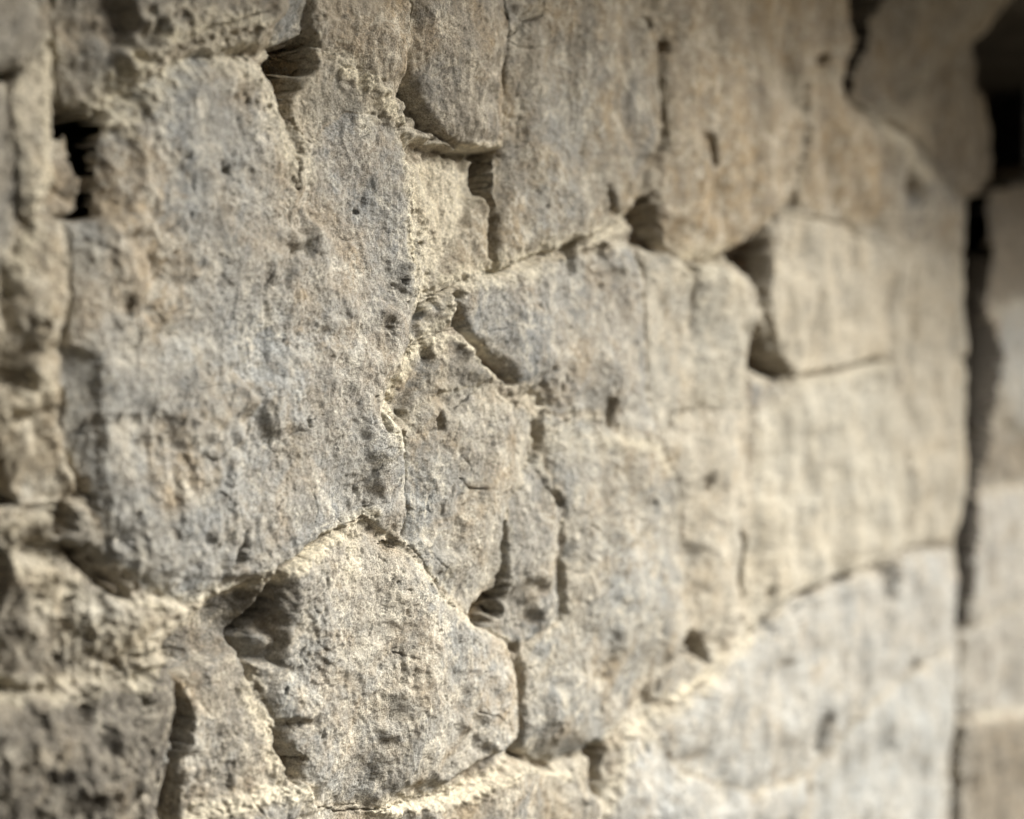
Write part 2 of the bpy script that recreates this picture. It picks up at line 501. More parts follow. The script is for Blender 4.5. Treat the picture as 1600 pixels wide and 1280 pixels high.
# hollows between and in the stones: outline, depth mm, softness px
HOLES = [
    ([(95, 140), (120, 165), (165, 186), (158, 250), (152, 334), (140, 332), (138, 290), (112, 216), (84, 195)], 260, 6),
    ([(84, -40), (112, -40), (106, 60), (104, 100), (96, 110), (94, 40)], 40, 5),
    ([(440, 84), (508, 56), (508, 95), (476, 150), (464, 190), (454, 162), (440, 130)], 125, 11),
    ([(628, 128), (644, 112), (702, 208), (680, 212), (640, 192)], 15, 8),
    ([(640, 215), (700, 212), (690, 240), (665, 262), (640, 250)], 8, 8),
    ([(797, -60), (808, -60), (808, 60), (812, 120), (808, 200), (804, 260), (796, 335), (787, 420), (780, 400), (787, 320), (797, 200), (799, 100)], 60, 3),
    ([(714, 462), (728, 500), (770, 548), (812, 582), (806, 602), (772, 578), (735, 535), (716, 500)], 22, 6),
    ([(660, 480), (690, 466), (672, 500), (660, 508)], 12, 4),
    ([(1006, 335), (1030, 296), (1042, 370), (1082, 402), (1040, 398), (1004, 380)], 45, 7),
    ([(1160, 404), (1178, 384), (1222, 342), (1212, 420), (1200, 488), (1190, 478), (1178, 430)], 60, 10),
    ([(1184, 505), (1202, 512), (1250, 585), (1238, 606), (1190, 578)], 100, 7),
    ([(1322, -60), (1428, -60), (1400, 30), (1386, 80), (1376, 128), (1360, 160), (1336, 146), (1352, 108), (1362, 62)], 420, 4),
    ([(797, 915), (750, 966), (772, 986), (798, 965), (802, 920)], 34, 5),
    ([(800, 820), (804, 850), (800, 880), (796, 860)], 15, 3),
    ([(1088, 982), (1114, 1008), (1120, 1042), (1104, 1030), (1084, 1008)], 30, 5),
    ([(934, 1158), (956, 1168), (948, 1250), (930, 1240)], 32, 6),
    ([(820, 1176), (850, 1192), (884, 1202), (880, 1210), (845, 1204), (818, 1186)], 14, 4),
    ([(814, 1010), (820, 1050), (822, 1180), (816, 1180), (814, 1060)], 14, 3),
    ([(252, 1016), (276, 1030), (302, 1090), (322, 1130), (304, 1180), (288, 1230), (292, 1300), (270, 1300), (284, 1170), (284, 1110)], 55, 7),
    ([(112, 846), (150, 862), (198, 936), (180, 930), (135, 888)], 60, 8),
    ([(84, 800), (122, 790), (128, 834), (98, 838)], 45, 8),
    ([(-40, 680), (14, 715), (46, 792), (-40, 795)], 95, 8),
    ([(-40, 850), (34, 868), (26, 920), (10, 960), (16, 1040), (-40, 1000)], 85, 9),
    ([(430, 1138), (456, 1150), (478, 1190), (472, 1232), (452, 1222), (440, 1180)], 28, 6),
    ([(432, 905), (440, 900), (436, 950), (412, 1000), (410, 1070), (402, 1070), (392, 1000)], 22, 7),
    ([(1098, 212), (1108, 208), (1124, 262), (1112, 262)], 24, 5),
    ([(954, 288), (966, 304), (980, 335), (955, 340)], 16, 5),
    ([(1014, 26), (1024, 24), (1032, 42), (1022, 48)], 35, 4),
    ([(1038, 60), (1056, 64), (1058, 84), (1042, 80)], 35, 4),
    ([(1162, 830), (1176, 846), (1168, 932), (1160, 905)], 40, 4),
    ([(96, 534), (104, 560), (108, 640), (98, 640), (92, 590)], 16, 6),
    ([(152, 765), (162, 770), (166, 800), (156, 802)], 16, 5),
    ([(372, 860), (388, 824), (384, 880), (368, 896)], 12, 5),
    ([(956, 618), (966, 624), (970, 668), (960, 668)], 14, 3),
    ([(880, 890), (885, 880), (893, 960), (884, 970)], 14, 4),
    ([(868, 765), (884, 780), (884, 796), (876, 796)], 10, 4),
    ([(850, 660), (866, 640), (862, 690), (852, 730), (846, 720)], 9, 4),
    ([(1378, 888), (1420, 880), (1412, 915), (1398, 955), (1386, 930)], 30, 8),
    ([(1236, 960), (1252, 944), (1262, 946), (1244, 970)], 22, 5),
    ([(1280, 1130), (1290, 1120), (1288, 1180), (1280, 1180)], 20, 6),
    ([(1150, 390), (1170, 380), (1180, 420), (1165, 420)], 30, 5),
    ([(1014, 1160), (1024, 1165), (1022, 1185), (1012, 1180)], 15, 5),
    ([(598, 642), (608, 646), (608, 676), (600, 676)], 8, 3),
    ([(686, 655), (698, 640), (700, 675), (690, 680)], 8, 3),
    ([(645, 640), (655, 648), (650, 665), (644, 660)], 7, 3),
    ([(888, 384), (915, 372), (910, 428), (898, 430)], 12, 4),
    ([(340, 712), (360, 708), (356, 760), (344, 750)], 5, 8),
    ([(1030, 1062), (1046, 1062), (1040, 1086), (1030, 1084)], 14, 5),
    ([(1430, 250), (1445, 290), (1440, 330), (1428, 300)], 25, 6),
    ([(1416, 330), (1424, 345), (1424, 400), (1416, 400)], 25, 5),
    ([(1344, 350), (1356, 356), (1352, 376), (1342, 372)], 18, 4),
    ([(1280, 85), (1296, 86), (1292, 104), (1280, 100)], 25, 4),
    ([(1580, -300), (1566, -20), (1545, 30), (1528, 66), (1540, 120), (1562, 200), (1558, 262), (1545, 300), (1600, 282), (1800, 236), (1800, -300)], 420, 9),
    ([(1512, 322), (1552, 306), (1550, 400), (1548, 480), (1566, 560), (1560, 640), (1548, 700), (1530, 780), (1518, 860), (1512, 985), (1500, 985), (1500, 830), (1509, 700), (1511, 500)], 300, 4),
    ([(1499, 985), (1506, 985), (1502, 1440), (1490, 1440), (1494, 1180)], 60, 5),
]
# fine cracks: polyline, width px, depth mm
CRACKS = [
    ([(470, 232), (472, 270), (475, 302)], 2.2, 9), ([(455, 318), (464, 338), (466, 372)], 2.0, 6),
    ([(640, -40), (641, 30), (634, 60)], 2.5, 8), ([(635, 60), (640, 90), (650, 120)], 2.0, 5),
    ([(462, 170), (474, 200), (500, 222)], 3.0, 10),
    ([(106, 345), (107, 440), (100, 530), (106, 660), (150, 765)], 3.0, 9),
    ([(385, 818), (376, 880), (350, 912)], 2.0, 5), ([(775, 590), (752, 615), (725, 640), (712, 690)], 2.2, 5),
    ([(722, 720), (724, 748), (745, 765), (770, 764)], 1.8, 5), ([(716, 760), (708, 785)], 2.2, 7),
    ([(483, 770), (497, 795), (492, 820)], 2.2, 7), ([(642, 680), (640, 760), (642, 800), (634, 850)], 2.2, 5),
    ([(640, 780), (648, 800)], 2.5, 5), ([(528, 690), (532, 706)], 1.5, 4),
    ([(740, 435), (700, 455), (664, 475)], 2.5, 5), ([(700, 470), (745, 545), (780, 588)], 2.0, 4),
    ([(850, 730), (862, 760), (880, 790), (880, 870)], 2.2, 6), ([(800, 905), (770, 975)], 2.6, 8),
    ([(480, 655), (484, 670)], 3.0, 8), ([(632, 846), (660, 876), (690, 935)], 2.5, 6),
    ([(676, 905), (682, 930)], 2.5, 7), ([(1016, 560), (1018, 420), (1004, 395)], 3.0, 7),
    ([(440, 895), (500, 852), (540, 828)], 2.2, 6),
    ([(500, 1262), (560, 1275), (620, 1262)], 2.2, 5), ([(940, 1030), (946, 1060)], 2.0, 4), ([(950, 1105), (953, 1120)], 4.0, 8),
    ([(500, 890), (503, 920)], 2.5, 5), ([(620, 1030), (616, 1080)], 1.6, 3), ([(507, 1140), (506, 1155)], 3.5, 7),
    ([(760, 1120), (752, 1145)], 1.8, 4), ([(738, 1008), (746, 996)], 3, 6), ([(450, 1072), (446, 1090)], 3, 7),
    ([(210, 440), (214, 540), (212, 600)], 1.5, 3), ([(195, 460), (198, 490)], 3.0, 6), ([(217, 520), (219, 540)], 3.0, 6),
    ([(240, 690), (236, 740)], 3.0, 4), ([(365, 770), (372, 810)], 1.5, 4), ([(850, 120), (835, 150), (828, 230)], 2.0, 5),
    ([(830, 70), (808, 60)], 2, 5), ([(828, 125), (826, 150)], 3.0, 7), ([(862, 0), (858, 20), (810, 55)], 3, 10),
    ([(1045, 60), (1047, 200), (1040, 250)], 3.0, 8), ([(300, 50), (345, 38), (400, 20)], 2.5, 6),
    ([(0, 118), (34, 115)], 4, 12), ([(1230, 330), (1330, 348), (1400, 384)], 4, 12), ([(1252, 592), (1390, 563)], 4, 10),
    ([(1340, 900), (1250, 936)], 4, 12), ([(1340, 380), (1335, 540)], 4, 7), ([(1402, 400), (1395, 560)], 4, 6),
    ([(1405, 570), (1440, 850)], 4, 10), ([(1430, 350), (1435, 560)], 5, 10), ([(1470, 570), (1475, 850)], 5, 8),
    ([(1262, 130), (1268, 200), (1250, 315)], 4, 14), ([(870, 300), (876, 310)], 2, 5), ([(862, 322), (858, 332)], 3, 6),
]
# single pits: x, y, rx, ry, depth mm
PITS = [(348, 266, 5, 7, 9), (572, 330, 4, 4, 8), (676, 380, 4.5, 4, 8), (433, 331, 2.5, 2.5, 5), (289, 245, 2.5, 5, 6),
        (482, 662, 4, 9, 7), (220, 806, 5, 8, 8), (143, 668, 4, 9, 7), (653, 548, 3, 4, 7), (634, 576, 3, 5, 7), (662, 546, 2.5, 3, 6),
        (616, 677, 6, 3, 7), (586, 795, 4, 4, 6), (545, 862, 4, 4, 6), (612, 852, 8, 5, 9), (364, 150, 3, 6, 6), (400, 130, 4, 6, 6),
        (440, 126, 3, 7, 6), (380, 160, 2, 6, 5), (394, 162, 3, 5, 6), (378, 84, 4, 4, 6), (355, 55, 6, 5, 6), (674, 330, 3, 4, 6),
        (680, 350, 5, 5, 4), (668, 378, 3, 3, 5), (660, 456, 3, 3, 5), (622, 446, 3, 4, 6), (634, 440, 2, 5, 6), (637, 473, 3, 3, 5),
        (600, 700, 3, 3, 4), (950, 448, 4, 4, 5), (896, 598, 3, 3, 5), (870, 578, 4, 7, 6), (858, 600, 4, 6, 6), (848, 680, 2, 5, 5),
        (672, 984, 4, 4, 7), (664, 915, 3, 7, 6), (684, 915, 5, 12, 10), (702, 945, 6, 6, 8), (610, 856, 6, 6, 8), (625, 955, 2, 8, 5),
        (683, 1090, 3, 7, 5), (704, 1135, 4, 4, 4), (825, 898, 3, 5, 5), (116, 940, 7, 7, 9), (82, 920, 8, 12, 12), (100, 1030, 7, 8, 10),
        (185, 1040, 5, 9, 9), (165, 1062, 4, 5, 7), (90, 1070, 6, 9, 9), (20, 1080, 8, 8, 9), (210, 1025, 6, 8, 8), (120, 1040, 5, 5, 7),
        (130, 1110, 9, 14, 12), (215, 1095, 8, 12, 12), (15, 460, 6, 8, 9), (15, 590, 10, 14, 12), (60, 510, 8, 12, 8), (20, 1200, 12, 8, 9),
        (196, 480, 4, 10, 7), (95, 860, 5, 8, 8), (1026, 790, 4, 8, 5), (1108, 752, 5, 12, 8), (1055, 655, 5, 12, 8), (1210, 930, 6, 10, 12),
        (1206, 975, 8, 8, 12), (1435, 1040, 7, 6, 20), (1325, 1135, 6, 8, 18), (1290, 1125, 5, 8, 18), (1300, 915, 6, 6, 14), (1400, 1170, 8, 10, 10)]
# lime residue: polyline, width px, amount
CREAM = [
    ([(92, 75), (85, 150), (60, 270), (42, 335)], 34, 0.75), ([(175, 180), (230, 110), (300, 62), (370, 55), (430, 75)], 40, 1.0),
    ([(330, 70), (400, 110), (440, 170), (468, 230), (474, 250)], 42, 0.8), ([(200, 150), (290, 95)], 30, 0.6),
    ([(545, 100), (600, 150), (640, 205), (652, 300), (656, 420), (654, 470)], 20, 1.0), ([(600, 150), (580, 180)], 30, 0.5),
    ([(660, 470), (740, 432), (780, 428), (880, 392), (1000, 350)], 22, 1.0), ([(790, 425), (860, 405)], 28, 0.8),
    ([(690, 520), (650, 560), (612, 630), (625, 680)], 28, 1.0), ([(330, 950), (430, 900), (520, 842), (590, 808)], 15, 1.0),
    ([(330, 945), (262, 998), (215, 1045)], 30, 1.0), ([(200, 925), (300, 950), (350, 930)], 22, 0.7),
    ([(818, 1188), (760, 1228), (690, 1252), (600, 1268)], 18, 1.0), ([(960, 1162), (1030, 1122), (1110, 1062), (1140, 1020), (1185, 985)], 18, 1.0),
    ([(980, 1180), (950, 1260)], 20, 0.8), ([(640, 210), (720, 232), (790, 232)], 9, 0.9), ([(712, 465), (705, 520)], 18, 1.0),
    ([(632, 850), (690, 930), (745, 976)], 12, 0.7), ([(1372, 180), (1430, 240), (1450, 270)], 20, 0.8),
    ([(1060, 420), (1160, 440)], 30, 0.6), ([(1090, 400), (1150, 400)], 22, 0.9), ([(660, 540), (700, 515), (745, 545), (780, 588)], 9, 1.0),
    ([(40, 340), (10, 450)], 26, 0.7), ([(60, 600), (20, 650)], 30, 0.6), ([(20, 830), (100, 800)], 16, 0.6),
    ([(60, 880), (150, 980), (220, 1000)], 50, 0.45), ([(0, 1080), (100, 1080), (180, 1055)], 22, 0.6),
    ([(400, 1080), (420, 1130), (440, 1240)], 18, 0.7), ([(300, 1290), (420, 1240), (480, 1240)], 20, 0.8), ([(820, 1200), (900, 1215)], 10, 0.7),
    ([(1010, 350), (940, 365)], 12, 0.9), ([(1240, 590), (1390, 575)], 16, 0.7), ([(960, 690), (1030, 700), (1050, 730)], 14, 0.6),
    ([(800, 600), (850, 640)], 20, 0.5), ([(545, 890), (560, 830)], 26, 0.5), ([(850, 690), (860, 740)], 12, 0.6), ([(870, 690), (950, 690)], 30, 0.3),
]
# broken faces: outline, height change mm, from px, to px
FACETS = [
    ([(258, 1018), (330, 952), (436, 896), (440, 935), (402, 1010), (330, 1045), (290, 1060)], -24, (430, 905), (320, 1010)),
    ([(428, 900), (470, 880), (455, 960), (436, 1040), (402, 1040), (400, 990)], -20, (458, 945), (408, 965)),
    ([(160, 200), (210, 135), (290, 85), (430, 75), (455, 130), (380, 150), (290, 140), (215, 210)], -16, (300, 150), (280, 75)),
    ([(440, 90), (480, 240), (445, 260), (400, 170), (410, 100)], -10, (405, 190), (455, 160)),
    ([(150, 200), (215, 200), (225, 340), (150, 345), (130, 345)], -14, (225, 300), (140, 290)),
    ([(100, 540), (150, 560), (185, 860), (240, 930), (170, 900), (120, 700)], -16, (190, 740), (110, 760)),
    ([(200, 880), (300, 900), (380, 900), (420, 895), (300, 950), (230, 935)], -10, (310, 890), (305, 950)),
    ([(630, 850), (580, 812), (540, 840), (560, 900), (640, 900), (690, 930)], -7, (600, 910), (610, 835)),
    ([(440, 1130), (500, 1120), (520, 1200), (500, 1262), (470, 1220)], -16, (520, 1170), (445, 1190)),
    ([(440, 1240), (520, 1215), (700, 1225), (816, 1150), (818, 1190), (700, 1260), (480, 1270)], -9, (640, 1210), (650, 1262)),
    ([(760, 985), (800, 1008), (820, 1050), (818, 1180), (780, 1200), (790, 1060)], -9, (780, 1090), (820, 1090)),
    ([(600, 640), (640, 560), (655, 480), (690, 560), (650, 640), (625, 690)], -8, (615, 590), (660, 610)),
    ([(940, 365), (1015, 330), (1036, 245), (1000, 240), (960, 300)], -12, (975, 290), (1012, 330)),
    ([(1030, 330), (1080, 405), (1135, 410), (1180, 375), (1130, 350), (1070, 340)], -20, (1090, 345), (1085, 405)),
    ([(820, 1180), (880, 1200), (936, 1170), (900, 1140), (840, 1130)], -12, (868, 1140), (860, 1200)),
    ([(640, -20), (700, 100), (740, 232), (690, 205), (640, 112)], -8, (715, 110), (660, 160)),
    ([(806, 60), (850, 15), (870, 60), (850, 120), (835, 260), (800, 330)], -7, (850, 190), (805, 190)),
    ([(20, 850), (120, 850), (190, 935), (140, 960), (60, 900)], -10, (90, 930), (140, 870)),
    ([(-40, 1060), (120, 1085), (250, 1030), (270, 1090), (120, 1150), (-40, 1140)], -8, (110, 1150), (100, 1075)),
    ([(230, 1040), (285, 1090), (290, 1180), (276, 1290), (240, 1290), (230, 1120)], -18, (235, 1150), (288, 1160)),
    ([(0, 420), (60, 480), (40, 560), (0, 600)], -14, (60, 520), (5, 540)),
    ([(10, 640), (90, 660), (130, 780), (40, 796), (10, 740)], -16, (110, 690), (20, 770)),
]
# places where the joint is pointed flush and hardly shows: polyline, width px
FLUSH = [
    ([(1078, 760), (1086, 985)], 14), ([(1034, 685), (1172, 645)], 14), ([(1090, 500), (1088, 640)], 14), ([(1174, 640), (1180, 800)], 14),
    ([(1166, 945), (1182, 990)], 14), ([(850, 648), (955, 650), (1034, 690), (1070, 750)], 13), ([(800, 600), (862, 642)], 14),
    ([(852, 700), (876, 780)], 9), ([(1402, 565), (1512, 562)], 12), ([(1442, 852), (1486, 852)], 14), ([(1040, 1155), (1060, 1204), (1180, 1243), (1272, 1204)], 18),
    ([(1272, 1200), (1350, 1110), (1432, 1053)], 12), ([(1262, 1220), (1258, 1440)], 14), ([(641, -100), (641, 110)], 9), ([(540, 94), (600, 128), (640, 190)], 13),
    ([(500, 220), (560, 174), (610, 184), (642, 235)], 14), ([(650, 250), (652, 330), (656, 470)], 10), ([(744, 360), (700, 422), (664, 468)], 10),
    ([(290, 956), (240, 998), (180, 1050)], 16), ([(40, 1064), (110, 1082)], 14), ([(470, 1222), (500, 1263), (600, 1264)], 10), ([(645, 1256), (770, 1221)], 12),
    ([(414, 1080), (440, 1130)], 12), ([(106, 350), (108, 470)], 7), ([(18, 150), (22, 330), (5, 430)], 14), ([(642, 670), (641, 800)], 6),
    ([(1016, 430), (1030, 680)], 10), ([(612, 640), (700, 622), (772, 598)], 12), ([(1396, 400), (1394, 560)], 9), ([(1405, 600), (1440, 840)], 10),
    ([(886, 970), (842, 1006), (820, 1030)], 12), ([(884, 800), (884, 870)], 6), ([(800, 60), (860, 10)], 6), ([(1190, 70), (1228, 132)], 12),
    ([(1048, 52), (1160, 92), (1240, 142)], 10), ([(1268, 200), (1254, 318)], 9), ([(1372, 180), (1404, 260), (1404, 345)], 10), ([(150, 765), (180, 860)], 12),
    ([(100, 560), (110, 680)], 6), ([(700, 420), (735, 428), (790, 424), (880, 390)], 12), ([(1254, 318), (1340, 348)], 8), ([(20, 850), (60, 860), (112, 855)], 10),
    ([(230, 930), (300, 950), (372, 928)], 12), ([(180, 180), (225, 118), (330, 66), (440, 66)], 24), ([(32, 112), (98, 60)], 8),
]
# joints that stand open: polyline, width px, amount
OPEN = [
    ([(802, 50), (806, 130), (798, 240), (790, 340), (784, 420)], 12, 1.0), ([(745, 975), (798, 905)], 10, 0.9), ([(815, 1010), (821, 1180)], 8, 0.7),
    ([(440, 892), (540, 828)], 8, 0.7), ([(98, 60), (92, 0), (84, -160)], 10, 1.0), ([(104, 95), (132, 160), (168, 186)], 12, 1.0),
    ([(790, 424), (880, 388), (940, 362), (1012, 333)], 9, 0.6), ([(1035, 340), (1082, 405), (1130, 410), (1250, 318)], 12, 1.0), ([(1205, 490), (1250, 590)], 12, 1.0),
    ([(1250, 595), (1392, 565)], 8, 0.5), ([(1180, 990), (1250, 936), (1480, 858)], 9, 0.6), ([(290, 1040), (292, 1170), (272, 1440)], 14, 1.0),
    ([(-20, 690), (18, 740), (40, 800), (148, 765)], 10, 0.6), ([(642, 112), (690, 205), (740, 232), (796, 234)], 9, 0.8), ([(-20, 118), (34, 112)], 8, 0.9),
    ([(104, 346), (152, 336)], 8, 0.8), ([(722, 470), (735, 510), (810, 590)], 9, 0.8), ([(1512, -100), (1512, 1440)], 14, 1.0), ([(1366, 110), (1372, 178), (1450, 226), (1512, 316)], 10, 0.8),
    ([(150, 858), (195, 938)], 12, 1.0), ([(1048, 52), (1046, 200), (1034, 245)], 6, 0.5), ([(820, 1178), (880, 1202), (935, 1172)], 8, 0.8), ([(640, 680), (642, 840)], 5, 0.4),
    ([(880, 890), (886, 970)], 7, 0.6), ([(798, 820), (798, 900)], 6, 0.7), ([(404, 1000), (430, 950)], 10, 0.8), ([(445, 60), (505, 60), (470, 160)], 10, 0.9),
]
# whole-stone tints; dark also paints in shade at corners, top and pier  (stone index -> cream, tan, dark)
TINT = {26: (0.85, 0.1, 0), 3: (0.55, 0.1, 0), 16: (0, 0, 0.45), 11: (0, 0.1, 0.35), 24: (0.25, 0.1, 0.1),
        5: (0.2, 0.5, 0), 4: (0, 0.1, 0.15), 34: (0, 0.6, 0), 33: (0, 0.5, 0.1), 35: (0, 0.65, 0), 29: (0, 0.4, 0),
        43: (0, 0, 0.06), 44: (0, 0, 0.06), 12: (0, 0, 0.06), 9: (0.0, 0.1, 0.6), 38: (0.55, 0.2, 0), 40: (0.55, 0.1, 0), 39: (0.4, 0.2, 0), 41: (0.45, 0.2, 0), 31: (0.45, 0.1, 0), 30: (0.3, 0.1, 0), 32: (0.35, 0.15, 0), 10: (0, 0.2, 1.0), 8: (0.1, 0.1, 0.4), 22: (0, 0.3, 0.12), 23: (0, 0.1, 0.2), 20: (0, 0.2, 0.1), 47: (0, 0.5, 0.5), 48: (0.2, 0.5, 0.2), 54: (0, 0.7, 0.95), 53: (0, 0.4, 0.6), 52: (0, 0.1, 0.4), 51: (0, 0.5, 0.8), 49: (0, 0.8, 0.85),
        2: (0, 0.1, 0.4), 1: (0, 0.15, 0.5), 6: (0, 0.5, 0.2), 7: (0, 0.4, 0.1), 36: (0, 0.45, 0.35), 27: (0.1, 0.4, 0.2)}
PALE = {12: 0.22, 43: 0.62, 44: 0.75, 45: 0.6, 52: 0.45, 53: 0.4, 40: 0.45, 41: 0.25, 38: 0.35, 39: 0.2, 30: 0.2, 31: 0.25, 32: 0.25, 18: 0.12, 0: 0.22, 15: 0.1, 19: 0.15, 50: 0.5}  # own paleness, plus bluish sky light painted on lower-right stones
# whitish mineral bloom: x, y, rx, ry, amount
BLOOM = [(480, 520, 90, 120, .45), (330, 680, 120, 80, .45), (540, 300, 60, 80, .3), (560, 720, 60, 70, .35), (290, 540, 50, 40, .6), (420, 590, 70, 50, .7), (260, 700, 60, 40, .5), (370, 760, 50, 60, .6), (180, 620, 40, 40, .5), (590, 400, 40, 90, .35),
         (330, 450, 60, 50, .3), (440, 660, 60, 40, .5), (770, 1080, 40, 60, .6), (520, 980, 70, 60, .35), (660, 1120, 50, 50, .3), (990, 900, 50, 90, .5),
         (960, 1000, 60, 60, .4), (700, 740, 40, 60, .3), (900, 200, 40, 80, .35), (860, 330, 40, 50, .4), (1070, 470, 30, 60, .5), (1140, 540, 30, 70, .6),
         (1260, 770, 60, 60, .7), (1330, 480, 50, 70, .5), (1360, 640, 50, 80, .5), (1300, 1000, 90, 60, .6), (1180, 1150, 80, 60, .7), (180, 100, 30, 40, .4),
         (70, 780, 40, 30, .4), (140, 960, 50, 30, .4), (320, 1180, 50, 60, .4), (480, 1090, 50, 40, .4), (1590, 580, 30, 80, .7), (1100, 1240, 60, 50, .5)]
# stains, and shade painted dark at the left edge and facets: x, y, rx, ry, tan, dark
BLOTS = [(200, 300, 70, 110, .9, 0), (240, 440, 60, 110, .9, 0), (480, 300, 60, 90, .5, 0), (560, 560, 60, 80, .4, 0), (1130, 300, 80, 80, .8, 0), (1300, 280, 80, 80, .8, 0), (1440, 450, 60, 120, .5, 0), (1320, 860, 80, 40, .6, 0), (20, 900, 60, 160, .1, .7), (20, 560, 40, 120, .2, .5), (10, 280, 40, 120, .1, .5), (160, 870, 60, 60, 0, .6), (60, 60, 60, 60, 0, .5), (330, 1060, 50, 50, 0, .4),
         (1150, 100, 80, 50, .7, .2), (1330, 60, 80, 70, .5, .3), (740, 700, 60, 60, .1, .25), (1220, 900, 60, 50, .8, 0), (1170, 700, 30, 80, .6, 0), (520, 640, 40, 60, .4, 0),
         (250, 480, 40, 90, .8, 0), (130, 480, 30, 60, .7, .1), (460, 250, 50, 50, .6, 0), (430, 380, 60, 60, .4, 0), (210, 260, 70, 60, .8, 0), (230, 420, 90, 90, .7, 0), (160, 330, 50, 50, .6, 0), (380, 120, 70, 60, .5, 0), (300, 130, 60, 50, 0, .25),
         (570, 250, 60, 60, .5, 0), (300, 620, 110, 70, 0, .18), (330, 560, 60, 80, 0, .15), (240, 580, 50, 60, 0, .2), (350, 735, 14, 30, 0, .6),
         (740, 40, 120, 60, .2, .1), (560, 60, 60, 50, .5, 0), (700, 1080, 50, 70, 0, .15), (580, 1170, 30, 50, 0, .4), (670, 1200, 16, 30, 0, .35),
         (930, 790, 60, 90, 0, .15), (1150, 200, 60, 120, .6, 0), (1180, 350, 40, 40, .5, 0), (1300, 220, 60, 100, .5, 0),
         (1220, 840, 50, 80, .6, 0), (1320, 820, 60, 60, .3, 0), (900, 560, 60, 60, .3, 0), (970, 480, 50, 60, .4, 0),
         (640, 590, 30, 40, .6, 0), (60, 1200, 160, 90, 0, .3), (420, 940, 40, 50, 0, .6), (320, 1010, 60, 40, 0, .4), (330, 20, 90, 30, 0, .35),
         (160, 140, 30, 30, 0, .3), (440, 30, 30, 30, 0, .4), (690, 240, 30, 22, 0, .7), (500, 150, 30, 50, 0, .35), (540, 420, 70, 80, .35, 0),
         (700, 640, 40, 40, .2, .35), (840, 620, 40, 30, .5, .1), (820, 830, 20, 40, 0, .4), (1060, 1070, 40, 20, 0, .4), (870, 1160, 50, 40, 0, .3),
         (480, 480, 50, 80, 0, .12), (60, 720, 50, 60, 0, .25), (70, 500, 60, 60, .6, .1), (790, 1270, 80, 40, 0, .15), (1060, 300, 40, 60, 0, .2)]

# ----------------------------------------------------------------------------
# the sampling grid on the wall, graded with distance
# ----------------------------------------------------------------------------
xs = [-230.0]
while xs[-1] < 1720:
    x = xs[-1]
    xs.append(x + (1.8 if x < 950 else min(3.2, 1.8 + (x - 950) * 0.006)) * (1.0 if x > -40 else 1.6))
xs = np.array(xs)
tcol = (xs - 800) / F
ucol = DIST * (c_ + s_ * tcol) / (s_ - c_ * tcol)       # on the horizon row
dcol = ucol * c_ + DIST * s_
qrow = np.arange(-1480 + 530, 200 + 530, 1.8) / F        # slopes above the horizon
U = np.repeat(ucol[None, :], len(qrow), 0)
V = EYE + qrow[:, None] * dcol[None, :]
MPP = np.repeat((dcol / F)[None, :], len(qrow), 0)
PX, PY = uv2px(U, V)
print("grid", U.shape)

# wander of outlines
W1 = fbm(U * 45, V * 45, 3, 11)
W2 = fbm(U * 45, V * 45, 3, 57)
WU = U + (W1 * 3.2 + perlin(U * 260, V * 260, 5) * 0.5) * MPP
WV = V + (W2 * 3.2 + perlin(U * 260, V * 260, 8) * 0.5) * MPP


def window(poly_uv, margin):
    u0, v0 = poly_uv.min(0) - margin
    u1, v1 = poly_uv.max(0) + margin
    j0 = np.searchsorted(ucol, u0)
    j1 = np.searchsorted(ucol, u1)
    if j1 - j0 < 2:
        return None
    dm = dcol[j0:j1]
    qa = min(((v0 - EYE) / dm).min(), ((v1 - EYE) / dm).min())
    qb = max(((v0 - EYE) / dm).max(), ((v1 - EYE) / dm).max())
    i0 = np.searchsorted(qrow, qa)
    i1 = np.searchsorted(qrow, qb)
    if i1 - i0 < 2:
        return None
    return slice(i0, i1), slice(j0, j1)


# --- joint features: hollows, cracks, pits -> CUT (metres removed) -------------------
CUT = np.zeros_like(U)
HOLE = np.zeros_like(U)
for poly, depth, soft in HOLES:
    p = px2uv(poly)
    w = window(p, 0.03)
    if w is None:
        continue
    d = poly_sdf(WU[w], WV[w], p) / MPP[w]
    if depth >= 250:
        d = d + fbm(U[w] * 9, V[w] * 9, 3, 71) * (14.0 if depth > 280 else 6.0)
    d0 = d
    d = d + fbm(U[w] * 60, V[w] * 60, 4, 61, 0.6) * min(5.0, soft * 0.8) * (0.4 if depth >= 250 else 1.0)
    k = sstep(-soft * 0.6, soft * 1.6, d)
    k = k * (1 + 0.35 * fbm(U[w] * 75, V[w] * 75, 3, 67))
    CUT[w] = np.maximum(CUT[w], k * depth / 1000.0)
    if depth >= 250:
        HOLE[w] = np.maximum(HOLE[w], (d0 > -soft * 0.2).astype(float))
for _ in range(150):
    x, y = RNG.uniform(-60, 1100), RNG.uniform(-60, 1340)
    n = RNG.randint(3, 6)
    ang = RNG.normal(0, 0.35)
    pts = [(x, y)]
    L = RNG.uniform(5, 16)
    for _k in range(n):
        ang += RNG.normal(0, 0.45)
        x, y = x + math.sin(ang) * L, y + math.cos(ang) * L
        pts.append((x, y))
    CRACKS.append((pts, RNG.uniform(1.0, 2.0), RNG.uniform(2.0, 5.0)))
